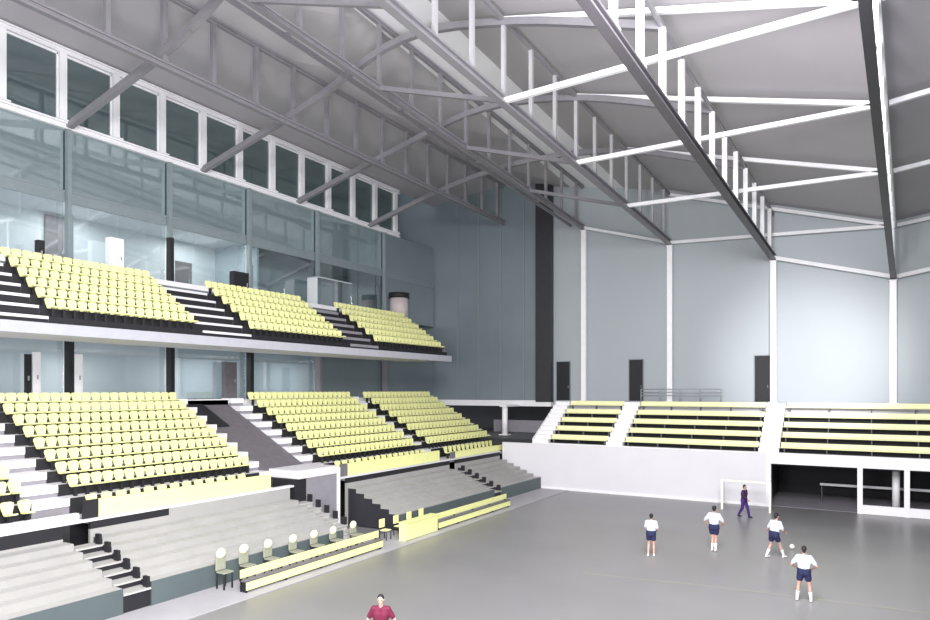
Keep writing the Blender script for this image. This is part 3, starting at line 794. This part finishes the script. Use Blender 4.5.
# ------------------------------------------------------------------- people
def capsule(bm_v, p, q, r0, r1, n=14, rings=5):
    """tapered capsule appended to an MB"""
    b = bm_v; p, q = V(p), V(q); d = (q-p)
    L = d.length; d = d/L if L > 1e-6 else V((0, 0, 1))
    u = V((0, 0, 1)) if abs(d.z) < .9 else V((1, 0, 0))
    a = d.cross(u).normalized(); c = a.cross(d)
    prof = []
    for i in range(rings+1):
        th = -math.pi/2+math.pi/2*i/rings; prof.append((p+d*(r0*math.sin(th)), r0*math.cos(th)))
    for i in range(rings+1):
        th = math.pi/2*i/rings; prof.append((q+d*(r1*math.sin(th)), r1*math.cos(th)))
    k = len(b.v)
    for ctr, r in prof:
        r = max(r, 1e-4)
        for j in range(n):
            t = 2*math.pi*j/n; b.v.append(ctr+(a*math.cos(t)+c*math.sin(t))*r)
    for i in range(len(prof)-1):
        for j in range(n):
            jj = (j+1) % n; b.f.append((k+i*n+j, k+i*n+jj, k+(i+1)*n+jj, k+(i+1)*n+j)); b.m.append(0); b.sm.append(True)
    b.f.append(tuple(k+j for j in range(n))[::-1]); b.m.append(0); b.sm.append(True)
    e = k+(len(prof)-1)*n; b.f.append(tuple(e+j for j in range(n))); b.m.append(0); b.sm.append(True)

def fuse(mbx, name, mats, parent, vox, smooth=2):
    me = mbx.mesh(name, mats)
    tmp = D.objects.new(name+'_raw', me); col.objects.link(tmp)
    rm = tmp.modifiers.new('r', 'REMESH'); rm.mode = 'VOXEL'; rm.voxel_size = vox; rm.use_smooth_shade = True
    sm = tmp.modifiers.new('s', 'SMOOTH'); sm.factor = .5; sm.iterations = smooth
    dg = bpy.context.evaluated_depsgraph_get()
    m2 = D.meshes.new_from_object(tmp.evaluated_get(dg)); m2.name = name
    D.objects.remove(tmp); 
    if not m2.materials:
        for m in mats: m2.materials.append(m)
    o = D.objects.new(name, m2); col.objects.link(o); o.parent = parent
    return o

def person(loc, face, label, pose, shirt, shorts, hairm, sockm=None, shoem=None, long_legs=False, scale=1.0):
    """loc on floor; face = heading angle (0 = +x). local frame: x forward, y left, z up"""
    root = empty('person', loc, label, 'person'); root.rotation_euler = (0, 0, face); root.scale = (scale,)*3
    P = dict(hip=V((0, 0, .93)), lean=0.05, kL=V((.03, .11, .50)), aL=V((-.02, .12, .09)), kR=V((.03, -.11, .50)), aR=V((-.02, -.12, .09)),
             eL=V((0, .30, 1.12)), wL=V((.10, .32, .88)), eR=V((0, -.30, 1.12)), wR=V((.10, -.32, .88)), head=0.0, ftL=0.0, ftR=0.0)
    P.update(pose)
    hip = P['hip']; up = V((math.sin(P['lean']), 0, math.cos(P['lean'])))
    waist = hip+up*.16; chest = hip+up*.36; neck = hip+up*.545; hc = neck+V((.02+.03*P['lean'], 0, .16))
    sL, sR = chest+up*.125+V((0, .175, 0)), chest+up*.125+V((0, -.175, 0))
    hL, hR = hip+V((0, .09, -.02)), hip+V((0, -.09, -.02))
    b = MB()
    def torso(mb_, g):
        for dy in (-.07, .07):
            capsule(mb_, hip+V((0, dy, 0)), waist+V((0, dy*.85, 0)), .115+g, .10+g)
            capsule(mb_, waist+V((0, dy*.85, 0)), chest+V((0, dy*1.2, 0)), .10+g, .115+g)
            capsule(mb_, chest+V((0, dy*1.2, 0)), chest+up*.10+V((0, dy*1.1, 0)), .115+g, .085+g)
    torso(b, 0)
    capsule(b, sL, sR, .062, .062)
    capsule(b, neck-up*.07, neck+V((.01, 0, .06)), .058, .054)
    # head with jaw, nose, ears
    hd = Quaternion((0, 0, 1), P['head'])
    def hp(x, y, z): return hc+hd @ V((x, y, z))
    b.ball(hp(-.005, 0, .035), (.092, .076, .095), seg=20, rings=14)
    capsule(b, hp(.03, 0, -.02), hp(.045, 0, -.075), .060, .040)
    capsule(b, hp(.086, 0, .015), hp(.100, 0, -.018), .011, .016)
    for s in (-1, 1): b.ball(hp(-.005, .078*s, .0), (.02, .012, .032), seg=10, rings=8)
    # limbs
    def arm(S, E, W, s):
        capsule(b, S, E, .052, .040); capsule(b, E, W, .040, .028)
        d = (W-E).normalized(); side = d.cross(V((0, s, 0)))
        side = side.normalized() if side.length > .1 else V((1, 0, 0))
        lat = side.cross(d).normalized()
        palm = W+d*.085
        for o_ in (-.022, 0, .022): capsule(b, W+d*.01+side*o_*.6, palm+side*o_, .019, .017, n=8, rings=3)
        for j, (o_, L) in enumerate(((-.030, .060), (-.010, .078), (.010, .072), (.030, .058))):
            r0 = palm+side*o_; m_ = r0+d*L*.55-lat*s*.006; e_ = m_+d*L*.42-lat*s*.022
            capsule(b, r0, m_, .0095, .009, n=8, rings=3); capsule(b, m_, e_, .009, .0075, n=8, rings=3)
        th = W+d*.03+side*.03
        capsule(b, th, th+side*.028+d*.03, .012, .010, n=8, rings=3); capsule(b, th+side*.028+d*.03, th+side*.03+d*.058, .010, .0085, n=8, rings=3)
    arm(sL, P['eL'], P['wL'], 1); arm(sR, P['eR'], P['wR'], -1)
    def leg(Hh, K, A, ft):
        capsule(b, Hh, K, .088, .056)
        mid = K.lerp(A, .35)+V((-.012, 0, 0)); capsule(b, K, mid, .054, .055); capsule(b, mid, A, .055, .036)
        capsule(b, A, A+V((-.02, 0, -.035)), .036, .034)
        f = Quaternion((0, 0, 1), ft) @ V((.15, 0, 0)); capsule(b, A+V((-.03, 0, -.05)), A+f+V((0, 0, -.058)), .036, .028)
    leg(hL, P['kL'], P['aL'], P['ftL']); leg(hR, P['kR'], P['aR'], P['ftR'])
    body = fuse(b, 'body', [M['skin'], M['eye'], M['lip']], root, .0085, 2)
    inv = hd.conjugated()
    for f in body.data.polygons:
        c = inv @ (f.center-hc)
        if c.x > .06 and (abs(abs(c.y)-.03) < .014 and abs(c.z-.012) < .008): f.material_index = 1
        elif c.x > .06 and abs(c.y) < .024 and abs(c.z+.062) < .006: f.material_index = 2
    # hair cap
    h = MB(); h.ball(hp(-.018, 0, .048), (.096, .084, .096), seg=20, rings=14); capsule(h, hp(-.06, 0, .03), hp(-.062, 0, -.04), .055, .045)
    fuse(h, 'hair', [hairm], root, .012, 1)
    # shirt with short sleeves
    s = MB(); torso(s, .022)
    capsule(s, sL, sR, .078, .078)
    for S, E in ((sL, P['eL']), (sR, P['eR'])): capsule(s, S, S.lerp(E, .72 if not long_legs else .98), .074, .066)
    if long_legs:
        for E, W in ((P['eL'], P['wL']), (P['eR'], P['wR'])): capsule(s, E, E.lerp(W, .9), .056, .044)
    fuse(s, 'shirt', [shirt], root, .013, 3)
    s = MB()
    for dy in (-.07, .07): capsule(s, hip+V((0, dy, -.02)), hip+V((0, dy, .07)), .142, .136)
    for Hh, K, A in ((hL, P['kL'], P['aL']), (hR, P['kR'], P['aR'])):
        if long_legs: capsule(s, Hh, K, .112, .080); capsule(s, K, K.lerp(A, .93), .080, .062)
        else: capsule(s, Hh, Hh.lerp(K, .44), .112, .108)
    fuse(s, 'trousers' if long_legs else 'shorts', [shorts], root, .013, 3)
    for A, K, ft in ((P['aL'], P['kL'], P['ftL']), (P['aR'], P['kR'], P['ftR'])):
        s = MB(); f = Quaternion((0, 0, 1), ft) @ V((.16, 0, 0))
        capsule(s, A+V((-.035, 0, -.046)), A+f+V((0, 0, -.056)), .043, .034); capsule(s, A+V((-.01, 0, -.03)), A+V((-.01, 0, 0)), .046, .044)
        fuse(s, 'shoe', [shoem or M['shoe']], root, .011, 2)
        if sockm:
            s = MB(); capsule(s, A+V((0, 0, .01)), A.lerp(K, .5), .045, .063); fuse(s, 'sock', [sockm], root, .012, 2)
    # stand on the floor
    return root

def gp(px, py): return ground(px, py)
p2 = math.pi/2
person(gp(651, 556), p2+.1, 'player in white shirt and navy shorts, leftmost of the white-shirted four', dict(kL=V((.06, .10, .50)), aL=V((-.10, .10, .09)), eL=V((.10, .26, 1.14)), wL=V((.28, .18, 1.05)), eR=V((.08, -.26, 1.13)), wR=V((.26, -.2, 1.02)), lean=.1), M['shirtw'], M['navy'], M['hair'], scale=.98)
person(gp(714, 551), p2-.1, 'player in white shirt with elbows out and feet together, left of the goal keeper', dict(kL=V((.04, .06, .50)), aL=V((0, .07, .09)), kR=V((.04, -.06, .50)), aR=V((-.03, -.07, .09)), eL=V((-.02, .36, 1.16)), wL=V((.14, .24, .98)), eR=V((-.02, -.36, 1.16)), wR=V((.14, -.24, .98))), M['shirtw'], M['navy'], M['hair'], M['sock'], scale=1.08)
person(gp(774, 558), p2-.55, 'player in white shirt lunging with one leg to the right, before the right goal post', dict(hip=V((0, 0, .88)), kL=V((.02, .16, .49)), aL=V((-.16, .20, .09)), kR=V((.18, -.12, .52)), aR=V((.34, -.16, .09)), lean=.22, eL=V((.06, .32, 1.08)), wL=V((.2, .36, .9)), eR=V((.16, -.26, 1.08)), wR=V((.34, -.2, 1.0))), M['shirtw'], M['navy'], M['hair'], M['sock'], scale=1.06)
person(gp(804, 601), p2+.05, 'player in white shirt nearest on the right, standing back to camera with legs apart', dict(kL=V((.02, .16, .50)), aL=V((0, .20, .09)), kR=V((.02, -.16, .50)), aR=V((0, -.20, .09)), eL=V((-.02, .36, 1.16)), wL=V((.18, .24, 1.02)), eR=V((-.02, -.36, 1.16)), wR=V((.18, -.24, 1.02))), M['shirtw'], M['navy'], M['hair'], M['sock'], scale=1.0)
person(gp(744, 517), -.35, 'person in dark plum kit striding across in front of the goal', dict(hip=V((0, 0, .90)), kL=V((.16, .08, .50)), aL=V((.24, .09, .09)), kR=V((-.05, -.08, .49)), aR=V((-.26, -.09, .10)), eL=V((-.12, .26, 1.12)), wL=V((.02, .28, .92)), eR=V((.14, -.26, 1.12)), wR=V((.30, -.22, 1.0))), M['plum'], M['indigo'], M['hair'], long_legs=True, shoem=M['navy'], scale=1.0)
q6 = at_y(381, 592, 13.4)
person(V((q6.x, q6.y, 0)), -1.1, 'person in crimson and indigo shirt at the bottom edge, cut off below the chest', dict(eL=V((-.03, .33, 1.14)), wL=V((.05, .34, .9)), eR=V((-.03, -.33, 1.14)), wR=V((.05, -.34, .9))), M['crimson'], M['indigo'], M['hair'], scale=1.0)
gb = gp(792, 549)
b = MB(); b.ball((gb.x, gb.y, .105), .105, seg=20, rings=14)
tag(b.build('ball', M['shoe']), 'small pale ball on the floor between the two right players', 'ball')

# ------------------------------------------------------------------- lights
w = D.worlds.new('world'); scn.world = w; w.use_nodes = True
nt = w.node_tree; bg = nt.nodes['Background']
bg.inputs['Color'].default_value = (.92, .95, 1, 1); bg.inputs['Strength'].default_value = .70
def area(name, loc, target, size, power, color=(1, 1, 1), sy=None):
    l = D.lights.new(name, 'AREA'); l.energy = power; l.color = color; l.size = size
    if sy: l.shape = 'RECTANGLE'; l.size_y = sy
    o = D.objects.new(name, l); col.objects.link(o); o.location = loc
    d = V(target)-V(loc); o.rotation_euler = d.to_track_quat('-Z', 'Y').to_euler(); return o
def spot(name, loc, target, power, angle, blend, color=(1, 1, 1), r=.5):
    l = D.lights.new(name, 'SPOT'); l.energy = power; l.spot_size = math.radians(angle); l.spot_blend = blend; l.color = color; l.shadow_soft_size = r
    o = D.objects.new(name, l); col.objects.link(o); o.location = loc
    d = V(target)-V(loc); o.rotation_euler = d.to_track_quat('-Z', 'Y').to_euler(); return o
area('fill_near', (2, 0, 17.5), (-22, 17, 2), 6, 7500, (1, .985, .96))  # added off-frame fill for the left stands, no known fixture
area('fill_ceiling', (-6, 4, 7), (-20, 26, 23), 6, 5200, (1, .97, .99))  # added upward fill to lift the left ceiling, not hung on a truss
area('fill_end_stand', (-3, 17, 17.0), (-8, 47, 5), 5, 3400, (1, .98, 1))  # added fill that keeps the end stand benches bright
area('fill_floor', (-3, 5, 18), (-7, 13, 0), 5, 3000, (1, .985, .99))  # extra fill put in to brighten the near floor
tw = at_y(808, 362, 50)
spot('fill_wall_spot', (.5, 29, 9.5), tw, 16000, 38, 1.0, (1, .985, 1))  # added spot for the bright wall patch, no lamp seen there
# lamps inside the glass rooms
for yy in (12, 20, 27):
    area('room_lamp', (XL-2, yy, 15.9), (XL-2, yy, 0), 2.5, 150)
for yy in (12, 20, 28, 36):
    area('concourse_lamp', (XL-1.5, yy, 8.8), (XL-1.5, yy, 0), 2.5, 150)
